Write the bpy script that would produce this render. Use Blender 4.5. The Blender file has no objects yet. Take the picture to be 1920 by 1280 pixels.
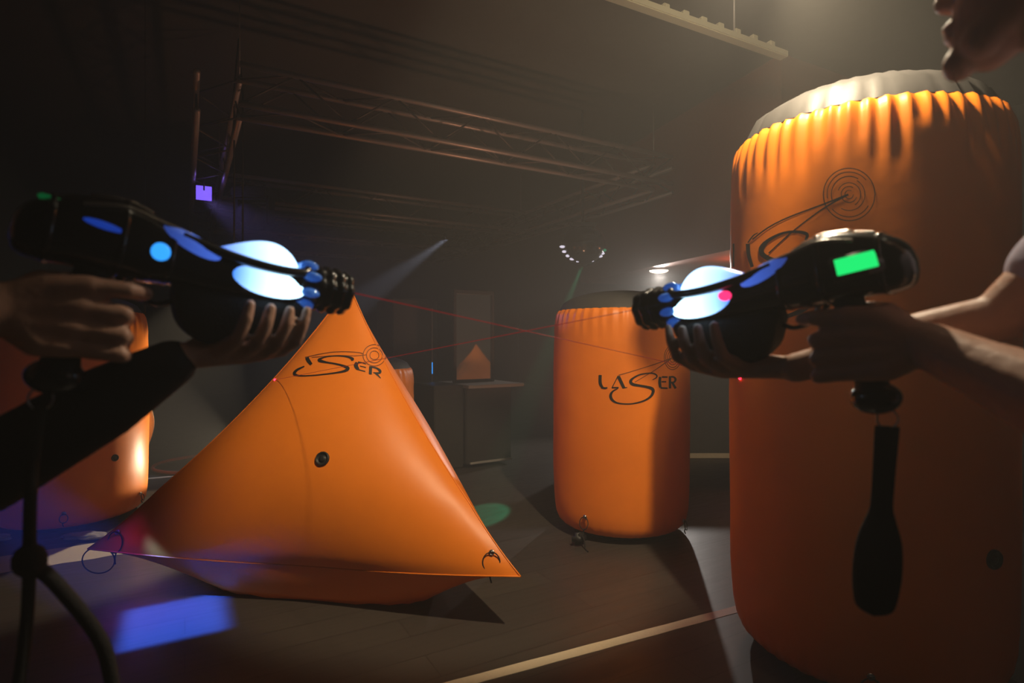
import bpy, bmesh, math, random
from math import sin, cos, pi, radians, atan2, sqrt
from mathutils import Vector, Matrix, Quaternion, noise
from mathutils.bvhtree import BVHTree

random.seed(7)
S = bpy.context.scene
COL = S.collection
V = Vector

# ------------------------------------------------------------------ camera
FPX, CX, CY, CH = 1080.0, 960.0, 640.0, 1.2
cam_d = bpy.data.cameras.new('camera'); cam = bpy.data.objects.new('camera', cam_d); COL.objects.link(cam)
cam_d.sensor_width = 36.0; cam_d.lens = FPX / 1920 * 36.0
cam.location = (0, 0, CH); cam.rotation_euler = (pi/2, 0, 0)
cam_d.clip_start = 0.05
cam_d.dof.use_dof = True; cam_d.dof.focus_distance = 3.0; cam_d.dof.aperture_fstop = 2.4
S.camera = cam
S.cycles.max_bounces = 5
S.view_settings.view_transform = 'Standard'; S.view_settings.look = 'None'
S.view_settings.gamma = 1.0; S.view_settings.use_curve_mapping = False
S.view_settings.exposure = 0.0

# ------------------------------------------------------------------ world: dim room with stage haze
W = bpy.data.worlds.new('world'); S.world = W; W.use_nodes = True
wn = W.node_tree; wn.nodes.clear()
wo = wn.nodes.new('ShaderNodeOutputWorld'); bg = wn.nodes.new('ShaderNodeBackground')
bg.inputs[0].default_value = (0.02, 0.02, 0.03, 1); bg.inputs[1].default_value = 0.0
vs = wn.nodes.new('ShaderNodeVolumeScatter'); vs.inputs['Color'].default_value = (0.95, 0.93, 0.9, 1)
vs.inputs['Density'].default_value = 0.033; vs.inputs['Anisotropy'].default_value = 0.25
wn.links.new(bg.outputs[0], wo.inputs['Surface']); wn.links.new(vs.outputs[0], wo.inputs['Volume'])

# ------------------------------------------------------------------ lamps
def lamp(kind, name, loc, energy, color, target=None, **kw):
    d = bpy.data.lights.new(name, kind); o = bpy.data.objects.new(name, d); COL.objects.link(o)
    o.location = loc; d.energy = energy; d.color = color
    if target is not None:
        o.rotation_euler = (V(target) - V(loc)).to_track_quat('-Z', 'Y').to_euler()
    for k, v in kw.items(): setattr(d, k, v)
    return o
KEY = V((0.92, 1.87, 2.52))
FRONT = V((1.0, 0.6, 3.78))
lamp('SPOT', 'added_haze_light', KEY + V((0.0, 0.05, 0.12)), 170, (1.0, 0.84, 0.6), (1.25, 2.5, 3.6), spot_size=radians(140), spot_blend=0.8, shadow_soft_size=0.04)  # added upward spot at the key lamp to brighten the haze glow
lamp('SPOT', 'added_rim_light', KEY + V((-0.12, 0.0, 0.03)), 110, (1.0, 0.82, 0.58), (0.45, 0.95, 1.2), spot_size=radians(62), spot_blend=0.4, shadow_soft_size=0.03)  # added spot beside the key lamp for the players' rim light
key = lamp('SPOT', 'stage_lamp_light', KEY, 165, (1.0, 0.80, 0.52), (1.30, 2.12, 2.14), spot_size=radians(100), spot_blend=0.7, shadow_soft_size=0.045)
lamp('SPOT', 'front_spot_light', FRONT, 640, (1.0, 0.78, 0.5), (-0.15, 3.06, 0.78), spot_size=radians(38), spot_blend=0.38, shadow_soft_size=0.05)
BACK = V((2.04, 8.0, 2.12))
lamp('SPOT', 'downlight_light', BACK, 190, (1.0, 0.92, 0.85), (1.25, 4.2, 0.0), spot_size=radians(95), spot_blend=0.6, shadow_soft_size=0.04)
lamp('SPOT', 'warm_par_light', (-2.45, 5.10, 1.92), 130, (1.0, 0.80, 0.55), (-2.62, 4.0, 0.35), spot_size=radians(48), spot_blend=0.25, shadow_soft_size=0.03)
lamp('SPOT', 'cool_beam_light', (-0.98, 8.73, 2.76), 520, (0.66, 0.74, 1.0), (-3.1, 5.1, 0.3), spot_size=radians(11), spot_blend=0.5, shadow_soft_size=0.03)
lamp('SPOT', 'purple_wash_light', (-3.42, 6.42, 2.78), 90, (0.32, 0.24, 1.0), (0.45, 3.7, 0.6), spot_size=radians(26), spot_blend=0.5, shadow_soft_size=0.05)
lamp('POINT', 'purple_glow_light', (-3.30, 6.30, 2.86), 0.5, (0.30, 0.2, 1.0), shadow_soft_size=0.05)
lamp('SPOT', 'green_beam_light', (0.84, 6.95, 2.1), 420, (0.08, 0.9, 0.42), (-0.2, 4.0, 0.0), spot_size=radians(5.5), spot_blend=0.3, shadow_soft_size=0.02)
lamp('AREA', 'blue_gobo_light', (-3.2, 1.5, 2.0), 7.0, (0.03, 0.12, 1.0), (-1.455, 2.49, 0.0), shape='RECTANGLE', size=0.40, size_y=0.27, spread=radians(1.6))
lamp('AREA', 'violet_gobo_light', (-3.3, 1.95, 2.1), 0.35, (0.30, 0.02, 1.0), (-1.57, 2.55, 0.0), shape='RECTANGLE', size=0.3, size_y=0.3, spread=radians(4))
lamp('SPOT', 'added_side_light', (-2.12, 4.75, 0.24), 75, (1.0, 0.80, 0.55), (-2.64, 4.02, 0.62), spot_size=radians(58), spot_blend=0.2, shadow_soft_size=0.03)  # added out of sight to brighten the left barrel's edge
lamp('SPOT', 'added_truss_light', (0.85, 4.62, 0.22), 75, (1.0, 0.45, 0.25), (-0.5, 5.6, 3.0), spot_size=radians(88), spot_blend=1.0, shadow_soft_size=0.1)  # added out of sight, stands in for warm bounce on the truss

lamp('POINT', 'added_soffit_light', (2.72, 6.9, 1.98), 5, (1.0, 0.32, 0.14), shadow_soft_size=0.04)  # added out of sight to give the soffit its reddish glow
# ------------------------------------------------------------------ helpers
def ray(x, y): return V(((x - CX)/FPX, 1.0, -(y - CY)/FPX))
CAM = V((0, 0, CH))
def at(x, y, d): return CAM + ray(x, y) * d
AX = V((0.8695, 0.494, 0)); PX = V((-0.494, 0.8695, 0)); P1 = V((-2.19, 4.63, 0))
def rm(a, p, z=0.0): return P1 + AX*a + PX*p + V((0, 0, z))      # room axes (the hall is turned 29 degrees)
ANG = atan2(AX.y, AX.x)

def mat(name, base=(0.5, 0.5, 0.5), rough=0.5, metal=0.0, emit=None, es=0.0, trans=0.0, ior=1.45, coat=0.0, bump=0.0, bscale=40.0, var=0.0, alpha=1.0, sheen=0.0):
    m = bpy.data.materials.new(name); m.use_nodes = True
    nt = m.node_tree; b = nt.nodes['Principled BSDF']
    b.inputs['Base Color'].default_value = (*base, 1); b.inputs['Roughness'].default_value = rough
    b.inputs['Metallic'].default_value = metal; b.inputs['Transmission Weight'].default_value = trans
    b.inputs['IOR'].default_value = ior; b.inputs['Coat Weight'].default_value = coat; b.inputs['Alpha'].default_value = alpha
    b.inputs['Sheen Weight'].default_value = sheen
    if emit: b.inputs['Emission Color'].default_value = (*emit, 1); b.inputs['Emission Strength'].default_value = es
    tc = nt.nodes.new('ShaderNodeTexCoord')
    nz = nt.nodes.new('ShaderNodeTexNoise'); nz.inputs['Scale'].default_value = bscale; nz.inputs['Detail'].default_value = 4
    nt.links.new(tc.outputs['Object'], nz.inputs['Vector'])
    if var > 0:
        mr = nt.nodes.new('ShaderNodeMapRange'); mr.inputs['To Min'].default_value = 1 - var; mr.inputs['To Max'].default_value = 1 + var
        mx = nt.nodes.new('ShaderNodeVectorMath'); mx.operation = 'SCALE'; mx.inputs[0].default_value = base
        nt.links.new(nz.outputs['Fac'], mr.inputs['Value']); nt.links.new(mr.outputs[0], mx.inputs['Scale']); nt.links.new(mx.outputs[0], b.inputs['Base Color'])
    if bump > 0:
        bp = nt.nodes.new('ShaderNodeBump'); bp.inputs['Strength'].default_value = bump; bp.inputs['Distance'].default_value = 0.01
        nt.links.new(nz.outputs['Fac'], bp.inputs['Height']); nt.links.new(bp.outputs[0], b.inputs['Normal'])
    return m

def fabric(name, base, tr=0.3):
    m = mat(name, base, 0.42, bump=0.12, bscale=9.0, var=0.05)
    nt = m.node_tree; b = nt.nodes['Principled BSDF']; out = nt.nodes['Material Output']
    t = nt.nodes.new('ShaderNodeBsdfTranslucent'); t.inputs[0].default_value = (*base, 1)
    mx = nt.nodes.new('ShaderNodeMixShader'); mx.inputs[0].default_value = tr
    nt.links.new(b.outputs[0], mx.inputs[1]); nt.links.new(t.outputs[0], mx.inputs[2]); nt.links.new(mx.outputs[0], out.inputs['Surface'])
    return m

M = {}
M['orange'] = fabric('orange_nylon', (0.95, 0.25, 0.015), 0.14)
M['cap'] = mat('grey_nylon', (0.045, 0.043, 0.043), 0.55, bump=0.2, bscale=12)
M['ink'] = mat('black_print', (0.012, 0.01, 0.01), 0.5)
M['ink_faint'] = mat('faded_print', (0.20, 0.055, 0.012), 0.5)
M['black'] = mat('black_rubber', (0.012, 0.012, 0.013), 0.5, var=0.2)
M['web'] = mat('black_webbing', (0.015, 0.014, 0.014), 0.8, bump=0.5, bscale=300)
M['steel'] = mat('steel', (0.55, 0.54, 0.53), 0.3, 1.0)
M['alu'] = mat('truss_aluminium', (0.52, 0.46, 0.43), 0.42, 0.55, bump=0.1, bscale=60)
M['brace'] = mat('truss_bracing_shaded', (0.16, 0.14, 0.13), 0.55, 0.6)  # darker than the chords: the bracing's lack of light is in the colour
M['housing'] = mat('lamp_housing', (0.015, 0.015, 0.018), 0.45)
M['gun'] = mat('gun_plastic', (0.010, 0.011, 0.014), 0.22, coat=0.6)
M['gun_grip'] = mat('gun_rubber', (0.012, 0.012, 0.013), 0.6, bump=0.3, bscale=200)
M['trim'] = mat('gun_silver', (0.6, 0.56, 0.5), 0.25, 0.9)
M['wall'] = mat('dark_wall_paint', (0.060, 0.050, 0.047), 0.8, bump=0.15, bscale=20, var=0.15)
M['wall2'] = mat('grey_wall_panel', (0.085, 0.08, 0.07), 0.75, bump=0.1, bscale=15, var=0.15)
M['ceil'] = mat('ceiling_paint', (0.11, 0.10, 0.085), 0.9, bump=0.1, bscale=10, var=0.1)
M['soffit'] = mat('rust_soffit_paint', (0.34, 0.10, 0.05), 0.7, var=0.1)
M['tape'] = mat('cream_floor_tape', (0.72, 0.62, 0.45), 0.6, bump=0.1, bscale=80, var=0.1)
M['counter'] = mat('dark_counter', (0.035, 0.033, 0.03), 0.4, var=0.2)
M['ledge'] = mat('pale_ledge', (0.30, 0.28, 0.26), 0.35)
M['mirror'] = mat('mirror_glass', (0.75, 0.74, 0.7), 0.03, 1.0)
M['skinL'] = mat('skin', (0.52, 0.29, 0.20), 0.5, var=0.08, bump=0.15, bscale=60)
M['nail'] = mat('fingernail', (0.65, 0.42, 0.34), 0.3)
M['hair'] = mat('dark_hair', (0.02, 0.012, 0.01), 0.6, bump=0.8, bscale=120)
M['black_cloth'] = mat('black_cloth', (0.012, 0.012, 0.014), 0.85, bump=0.3, bscale=25)
M['lilac'] = mat('pale_lilac_cloth', (0.42, 0.38, 0.5), 0.85, bump=0.3, bscale=25)
M['denim'] = mat('dark_denim', (0.02, 0.025, 0.045), 0.85, bump=0.3, bscale=60)
M['shoe'] = mat('shoe_leather', (0.02, 0.018, 0.016), 0.5)
M['eye'] = mat('eye_white', (0.7, 0.7, 0.68), 0.2)
M['screen'] = mat('green_screen', (0.0, 0.1, 0.03), 0.4, emit=(0.01, 0.78, 0.16), es=1.15)
M['laser'] = mat('red_laser', (0, 0, 0), 0.5, emit=(1.0, 0.03, 0.04), es=0.17)
M['dot'] = mat('red_laser_dot', (0, 0, 0), 0.5, emit=(1.0, 0.02, 0.05), es=7)
M['bag'] = mat('pale_plastic_bag', (0.45, 0.45, 0.47), 0.25, bump=0.8, bscale=18)
M['cream'] = mat('cream_strap', (0.7, 0.62, 0.42), 0.6)
M['bulb'] = mat('downlight_lens', (1, 1, 1), 0.4, emit=(1.0, 0.72, 0.5), es=14)
M['purple'] = mat('purple_lamp_lens', (0.1, 0.05, 0.5), 0.3, emit=(0.22, 0.12, 1.0), es=1.3)
M['led'] = mat('white_led_lens', (0.8, 0.8, 0.85), 0.3, emit=(0.85, 0.8, 0.95), es=0.9)
M['ledg'] = mat('green_led_lens', (0.05, 0.4, 0.2), 0.3, emit=(0.05, 0.5, 0.25), es=0.35)
M['keylens'] = mat('stage_lamp_lens', (1, 1, 1), 0.4, emit=(1.0, 0.85, 0.6), es=8)

def lens_mat(name, c1, c2, e1, e2, cx, wx):
    """glowing lamp cover: the lamp sits behind one end of it (object x = cx, reach wx), so its own light fades along it"""
    m = mat(name, (0.3, 0.5, 0.9), 0.15, coat=0.5)
    nt = m.node_tree; b = nt.nodes['Principled BSDF']
    tc = nt.nodes.new('ShaderNodeTexCoord'); sx = nt.nodes.new('ShaderNodeSeparateXYZ'); nt.links.new(tc.outputs['Object'], sx.inputs[0])
    mr = nt.nodes.new('ShaderNodeMapRange'); mr.inputs['From Min'].default_value = cx - wx; mr.inputs['From Max'].default_value = cx
    nt.links.new(sx.outputs['X'], mr.inputs['Value'])
    cr = nt.nodes.new('ShaderNodeMix'); cr.data_type = 'RGBA'
    cr.inputs[6].default_value = (*[a*e1 for a in c1], 1); cr.inputs[7].default_value = (*[a*e2 for a in c2], 1)
    nt.links.new(mr.outputs[0], cr.inputs[0]); nt.links.new(cr.outputs[2], b.inputs['Emission Color'])
    b.inputs['Emission Strength'].default_value = 1.0
    return m
M['dome'] = lens_mat('blue_white_lamp_dome', (0.08, 0.22, 1.0), (0.42, 0.68, 1.0), 1.0, 3.6, -0.12, 0.12)
M['lens'] = lens_mat('blue_white_side_lens', (0.05, 0.25, 1.0), (0.5, 0.8, 1.0), 1.3, 3.8, -0.12, 0.10)
M['lens_dim'] = lens_mat('dim_blue_lens', (0.03, 0.06, 0.35), (0.06, 0.16, 0.8), 0.3, 0.8, -0.25, 0.10)
M['collar'] = mat('clear_blue_collar', (0.1, 0.3, 0.7), 0.12, coat=1.0, emit=(0.02, 0.12, 0.6), es=0.35)
M['red_led'] = mat('red_led', (0.6, 0.02, 0.1), 0.3, emit=(1.0, 0.03, 0.16), es=1.6)
M['blue_btn'] = mat('blue_button', (0.02, 0.2, 0.8), 0.3, emit=(0.03, 0.33, 1.0), es=1.3)

def floor_mat():
    m = mat('dark_plank_floor', (0.05, 0.042, 0.036), 0.42)
    nt = m.node_tree; b = nt.nodes['Principled BSDF']; tc = nt.nodes.new('ShaderNodeTexCoord')
    mp = nt.nodes.new('ShaderNodeMapping'); mp.inputs['Rotation'].default_value = (0, 0, -ANG); nt.links.new(tc.outputs['Object'], mp.inputs[0])
    br = nt.nodes.new('ShaderNodeTexBrick'); br.inputs['Scale'].default_value = 1.0; br.inputs['Brick Width'].default_value = 1.6; br.inputs['Row Height'].default_value = 0.16
    br.inputs['Mortar Size'].default_value = 0.003; br.inputs['Color1'].default_value = (0.060, 0.050, 0.042, 1); br.inputs['Color2'].default_value = (0.052, 0.043, 0.037, 1); br.inputs['Mortar'].default_value = (0.038, 0.031, 0.027, 1)
    nt.links.new(mp.outputs[0], br.inputs[0])
    nz = nt.nodes.new('ShaderNodeTexNoise'); nz.inputs['Scale'].default_value = 5; nz.inputs['Detail'].default_value = 6
    st = nt.nodes.new('ShaderNodeMapping'); st.inputs['Scale'].default_value = (1, 8, 1); nt.links.new(mp.outputs[0], st.inputs[0]); nt.links.new(st.outputs[0], nz.inputs[0])
    mr = nt.nodes.new('ShaderNodeMapRange'); mr.inputs['To Min'].default_value = 0.28; mr.inputs['To Max'].default_value = 0.55
    nt.links.new(nz.outputs['Fac'], mr.inputs['Value']); nt.links.new(mr.outputs[0], b.inputs['Roughness'])
    nt.links.new(br.outputs[0], b.inputs['Base Color'])
    bp = nt.nodes.new('ShaderNodeBump'); bp.inputs['Strength'].default_value = 0.08; nt.links.new(nz.outputs['Fac'], bp.inputs['Height']); nt.links.new(bp.outputs[0], b.inputs['Normal'])
    return m
M['floor'] = floor_mat()

def mesh_obj(name, verts, faces, m, parent=None, smooth=True, loc=None):
    me = bpy.data.meshes.new(name)
    if loc is not None: verts = [V(v) - V(loc) for v in verts]
    me.from_pydata([tuple(v) for v in verts], [], faces); me.update()
    bm = bmesh.new(); bm.from_mesh(me); bmesh.ops.recalc_face_normals(bm, faces=bm.faces); bm.to_mesh(me); bm.free()
    me.materials.append(m)
    for p in me.polygons: p.use_smooth = smooth
    o = bpy.data.objects.new(name, me); COL.objects.link(o)
    if loc is not None: o.location = loc
    if parent: o.parent = parent
    return o
def empty(name, loc=(0, 0, 0), rot=None):
    o = bpy.data.objects.new(name, None); COL.objects.link(o); o.location = loc; o.empty_display_size = 0.1
    if rot is not None: o.rotation_mode = 'QUATERNION'; o.rotation_quaternion = rot
    return o
def tag(o, label=None, cat=None, group=None, kind=None):
    if label: o['label'] = label
    if cat: o['category'] = cat
    if group: o['group'] = group
    if kind: o['kind'] = kind
    return o

class G:
    """geometry collector"""
    def __init__(s): s.v = []; s.f = []
    def add(s, v, f):
        n = len(s.v); s.v += [V(x) for x in v]; s.f += [tuple(i + n for i in q) for q in f]
    def grid(s, rows, closeu=True, capa=False, capb=False):
        n = len(rows[0]); v = [p for r in rows for p in r]; f = []
        for i in range(len(rows) - 1):
            for j in range(n if closeu else n - 1):
                k = (j + 1) % n
                f.append((i*n + j, i*n + k, (i + 1)*n + k, (i + 1)*n + j))
        if capa: f.append(tuple(range(n)))
        if capb: f.append(tuple((len(rows) - 1)*n + j for j in range(n)))
        s.add(v, f)
    def tube(s, pts, r, n=10, cap=True, closed=False):
        pts = [V(p) for p in pts]
        if not isinstance(r, (list, tuple)): r = [r]*len(pts)
        rows = []; up = None
        for i, p in enumerate(pts):
            if closed: t = pts[(i + 1) % len(pts)] - pts[i - 1]
            else: t = pts[min(i + 1, len(pts) - 1)] - pts[max(i - 1, 0)]
            t.normalize()
            if up is None: up = t.orthogonal().normalized()
            up = (up - t*up.dot(t)).normalized(); b = t.cross(up)
            rows.append([p + (up*cos(2*pi*k/n) + b*sin(2*pi*k/n))*r[i] for k in range(n)])
        if closed: rows.append(rows[0]); s.grid(rows)
        else: s.grid(rows, True, cap, cap)
    def box(s, c, sx, sy, sz, rot=None, bev=0.0):
        bm = bmesh.new(); bmesh.ops.create_cube(bm, size=1)
        bmesh.ops.scale(bm, vec=(sx, sy, sz), verts=bm.verts)
        if bev > 0: bmesh.ops.bevel(bm, geom=bm.edges[:], offset=bev, segments=2, affect='EDGES')
        if rot is not None: bmesh.ops.transform(bm, matrix=rot.to_4x4(), verts=bm.verts)
        bmesh.ops.translate(bm, vec=V(c), verts=bm.verts)
        bm.verts.index_update(); s.add([v.co.copy() for v in bm.verts], [tuple(v.index for v in f.verts) for f in bm.faces]); bm.free()
    def ball(s, c, rx, ry=None, rz=None, rot=None, n=16, z0=-1.0):
        ry = rx if ry is None else ry; rz = rx if rz is None else rz
        rows = []
        m = n//2
        for i in range(m + 1):
            a = -pi/2 + pi*i/m
            if sin(a) < z0 - 1e-6: continue
            row = []
            for k in range(n):
                p = V((cos(a)*cos(2*pi*k/n)*rx, cos(a)*sin(2*pi*k/n)*ry, sin(a)*rz))
                if rot is not None: p = rot @ p
                row.append(V(c) + p)
            rows.append(row)
        s.grid(rows, True, True, True)
    def cone(s, a, b, ra, rb, n=14):
        """capsule with two radii"""
        a = V(a); b = V(b); t = (b - a)
        L = t.length
        if L < 1e-6: s.ball(a, ra); return
        t /= L; u = t.orthogonal().normalized(); w = t.cross(u); rows = []
        for i in range(5):
            q = -pi/2 + (pi/2)*i/4; rows.append([a + t*(sin(q)*ra) + (u*cos(2*pi*k/n) + w*sin(2*pi*k/n))*max(cos(q)*ra, 1e-4) for k in range(n)])
        for i in range(5):
            q = (pi/2)*i/4; rows.append([b + t*(sin(q)*rb) + (u*cos(2*pi*k/n) + w*sin(2*pi*k/n))*max(cos(q)*rb, 1e-4) for k in range(n)])
        s.grid(rows, True, True, True)
    def chain(s, pts):
        for (a, ra), (b, rb) in zip(pts, pts[1:]): s.cone(a, b, ra, rb)
    def build(s, name, m, parent=None, smooth=True, loc=None):
        return mesh_obj(name, s.v, s.f, m, parent, smooth, loc)

def remesh(o, voxel, smooth=4, fac=0.5):
    r = o.modifiers.new('r', 'REMESH'); r.mode = 'VOXEL'; r.voxel_size = voxel; r.use_smooth_shade = True
    sm = o.modifiers.new('s', 'SMOOTH'); sm.iterations = smooth; sm.factor = fac
    dg = bpy.context.evaluated_depsgraph_get(); dg.update()
    me = bpy.data.meshes.new_from_object(o.evaluated_get(dg)); old = o.data; o.modifiers.clear(); o.data = me
    if not me.materials: me.materials.append(old.materials[0])
    for p in me.polygons: p.use_smooth = True
    return o
def bez(pts, n=12):
    """Catmull-Rom through points"""
    pts = [V(p) for p in pts]; out = []
    for i in range(len(pts) - 1):
        p0 = pts[max(i - 1, 0)]; p1 = pts[i]; p2 = pts[i + 1]; p3 = pts[min(i + 2, len(pts) - 1)]
        for k in range(n):
            t = k/n; out.append(0.5*((2*p1) + (p2 - p0)*t + (2*p0 - 5*p1 + 4*p2 - p3)*t*t + (3*p1 - p0 - 3*p2 + p3)*t**3))
    out.append(pts[-1]); return out
def bvh_of(o):
    dg = bpy.context.evaluated_depsgraph_get(); dg.update()
    mw = o.matrix_world
    loc = o.location if o.parent is None else o.parent.location + o.location
    return BVHTree.FromPolygons([v.co + loc for v in o.data.vertices], [tuple(p.vertices) for p in o.data.polygons])
def hit(bvh, x, y):
    r = ray(x, y).normalized(); h = bvh.ray_cast(CAM, r)
    return (h[0], h[1] if h[1].dot(r) < 0 else -h[1]) if h[0] is not None else (None, None)

# ------------------------------------------------------------------ the hall
CEIL = 4.0
A0, A1, Q0, Q1 = -3.0, 8.2, -7.0, 9.6
def slab(name, corners, th, m, kind='structure'):
    """corners: list of points on the visible face; th: thickness vector"""
    n = len(corners); v = [V(c) for c in corners] + [V(c) + V(th) for c in corners]
    f = [tuple(range(n)), tuple(range(2*n - 1, n - 1, -1))] + [(i, (i + 1) % n, n + (i + 1) % n, n + i) for i in range(n)]
    o = mesh_obj(name, v, f, m, smooth=False); tag(o, kind=kind); return o
slab('floor', [rm(A0 - .2, Q0 - .2), rm(A1 + .2, Q0 - .2), rm(A1 + .2, Q1 + .2), rm(A0 - .2, Q1 + .2)], (0, 0, -0.1), M['floor'])
slab('ceiling', [rm(A0 - .2, Q0 - .2, CEIL), rm(A1 + .2, Q0 - .2, CEIL), rm(A1 + .2, Q1 + .2, CEIL), rm(A0 - .2, Q1 + .2, CEIL)], (0, 0, 0.1), M['ceil'])
slab('wall_left', [rm(A0, Q0), rm(A0, Q1), rm(A0, Q1, CEIL), rm(A0, Q0, CEIL)], -AX*0.15, M['wall'])
slab('wall_right', [rm(A1, Q0), rm(A1, Q1), rm(A1, Q1, CEIL), rm(A1, Q0, CEIL)], AX*0.15, M['wall'])
slab('wall_back', [rm(A0, Q1), rm(A1, Q1), rm(A1, Q1, CEIL), rm(A0, Q1, CEIL)], PX*0.15, M['wall'])
slab('wall_front', [rm(A0, Q0), rm(A1, Q0), rm(A1, Q0, CEIL), rm(A0, Q0, CEIL)], -PX*0.15, M['wall'])
def rbox(name, a0, a1, p0, p1, z0, z1, m, parent=None, bev=0.0, off=None):
    g = G(); g.box(rm((a0 + a1)/2, (p0 + p1)/2, (z0 + z1)/2), a1 - a0, p1 - p0, z1 - z0, Matrix.Rotation(ANG, 3, 'Z'), bev)
    return g.build(name, m, parent, smooth=False, loc=off)
# panels standing proud of the left wall and the column behind the left player
tag(rbox('trim_1', A0, A0 + 0.12, -1.2, 0.55, 0.0, CEIL - 0.9, M['wall2']), kind='structure')
tag(rbox('trim_2', A0, A0 + 0.25, 0.75, 3.2, 0.0, 2.5, M['wall2']), kind='structure')
tag(rbox('trim_3', A0, A0 + 0.35, -0.4, 1.15, 2.55, CEIL, M['wall2']), kind='structure')
# lowered soffit over the bar on the right, with the downlight in it
sof = G()
e0 = V((1.16, 9.75, 0)); e1 = V((2.62, 5.6, 0)); e2 = V((5.6, 7.2, 0)); e3 = V((3.9, 11.0, 0))
sof_v = [e0, e1, e2, e3]
sof.add([p + V((0, 0, 2.2)) for p in sof_v] + [p + V((0, 0, CEIL)) for p in sof_v], [(0, 1, 2, 3), (4, 5, 6, 7), (0, 1, 5, 4), (1, 2, 6, 5), (2, 3, 7, 6), (3, 0, 4, 7)])
tag(sof.build('trim_4', M['soffit'], smooth=False), kind='structure')

dl = empty('downlight', (BACK.x, BACK.y, 2.2)); tag(dl, 'round recessed downlight glowing warm white above the small orange barrel', 'ceiling light')
g = G(); rows = []
for r, z in ((0.13, 0.0), (0.15, -0.012), (0.135, -0.02), (0.12, -0.012)):
    rows.append([V((r*cos(2*pi*k/32), r*sin(2*pi*k/32), z)) for k in range(32)])
g.grid(rows); g.build('frame', M['steel'], dl)
g = G(); g.ball((0, 0, -0.016), 0.125, 0.125, 0.03, n=28); g.build('diffuser', M['bulb'], dl)

# ------------------------------------------------------------------ floor tapes
def strip(name, a, b, w, label, z=0.0015):
    a = V(a); b = V(b); t = (b - a).normalized(); nn = V((-t.y, t.x, 0))*w/2; g = G(); N = 40; rows = []
    for i in range(N + 1):
        p = a.lerp(b, i/N); j = nn*(1 + 0.04*sin(i*2.1))
        rows.append([p - j + V((0, 0, z)), p + j + V((0, 0, z)), p + j, p - j])
    g.grid(rows, True, True, True); o = g.build(name, M['tape'], smooth=False, loc=(a + b)/2); tag(o, label, 'floor tape'); return o
d0 = V((1.266, 0.595, 0)).normalized(); s0 = V((-0.26, 2.025, 0))
strip('floor_tape', s0 - d0*1.2 + V((0.04, -0.02, 0)), s0 + d0*2.6 + V((0.04, -0.02, 0)), 0.052, 'narrow cream tape line crossing the floor towards the tall barrel')
s1 = V((-2.44, 3.28, 0)); d1 = V((0.86, 0.51, 0)).normalized()
strip('floor_tape', s1 - d1*1.9, s1 + d1*0.9, 0.30, 'broad cream floor stripe in front of the left barrel')
strip('floor_tape', at(255, 905, 5.0)*1 - V((0, 0, at(255, 905, 5.0).z)), V((at(420, 893, 5.2).x, 5.35, 0)), 0.05, 'thin cream tape line far back between left barrel and pyramid')

# ------------------------------------------------------------------ inflatable bunkers
def barrel(name, c, R, H, label, dome=0.14, seed=0, pleat=0.010, npl=44, rot=0.0, group=None):
    root = empty(name, (c[0], c[1], 0)); tag(root, label, 'inflatable bunker', group)
    prof = [(0.70, 0.035), (0.80, 0.037), (0.88, 0.05), (0.935, 0.075), (0.965, 0.11), (0.983, 0.16), (0.993, 0.23), (1.0, 0.32)]
    zs = [(r, z) for r, z in prof] + [(1.0 + 0.008*sin(pi*(z - .32)/(H - .6)), z) for z in [0.32 + (H - 0.16 - 0.32)*i/34 for i in range(1, 35)]]
    zs += [(0.998, H - 0.13), (0.995, H - 0.10), (0.99, H - 0.075), (0.983, H - 0.05), (0.972, H - 0.03), (0.955, H - 0.012), (0.93, H)]
    N = 360; rnd = random.Random(seed)
    lens = [0.55 + 0.9*rnd.random() for _ in range(npl)]; ph = [rnd.uniform(-.25, .25) for _ in range(npl)]
    def pl(th, z):
        k = (th/(2*pi)*npl) % npl; i = int(k); fr = k - i - 0.5 - ph[i]*0.5
        w = max(0.0, 1 - abs(fr)*2.0)
        dt = (H - z); Lp = 0.17*lens[i]
        a = max(0.0, 1 - dt/Lp) if dt < Lp else 0.0
        db = z - 0.03; b = max(0.0, 1 - db/(0.09*lens[i]))
        return -pleat*(a**0.7)*w**0.8*1.5 - pleat*0.8*b*w
    rows = []
    for r, z in zs:
        row = []
        for k in range(N):
            th = 2*pi*k/N
            rr = r*R + pl(th, z) + 0.0035*noise.noise(V((cos(th)*2.2, sin(th)*2.2, z*3.5 + seed)))
            # horizontal wrinkles below the rim
            rr += 0.0022*noise.noise(V((cos(th)*3 + seed, sin(th)*3, z*26)))*max(0, 1 - abs((H - 0.42) - z)/0.35)
            row.append(V((cos(th + rot)*rr, sin(th + rot)*rr, z)))
        rows.append(row)
    g = G(); g.grid(rows); body = g.build('fabric_wall', M['orange'], root)
    # end panels
    rows = []
    for i in range(13):
        q = i/12; r = 0.932*(1 - q)
        rows.append([V((cos(2*pi*k/90)*(r*R + pl(2*pi*k/90 - rot, H)*(1 - q)), sin(2*pi*k/90)*(r*R + pl(2*pi*k/90 - rot, H)*(1 - q)), H - 0.002 + dome*sqrt(max(0, 1 - (1 - q)**2)))) for k in range(90)])
    g = G(); g.grid(rows); g.build('top_panel', M['cap'], root)
    rows = []
    for r, z in ((0.72, 0.036), (0.70, 0.015), (0.66, 0.002), (0.5, 0.0), (0.2, 0.0), (0.01, 0.0)):
        rows.append([V((cos(2*pi*k/72)*r*R, sin(2*pi*k/72)*r*R, z)) for k in range(72)])
    g = G(); g.grid(rows); g.build('base_panel', M['cap'], root)
    return root, body

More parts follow.
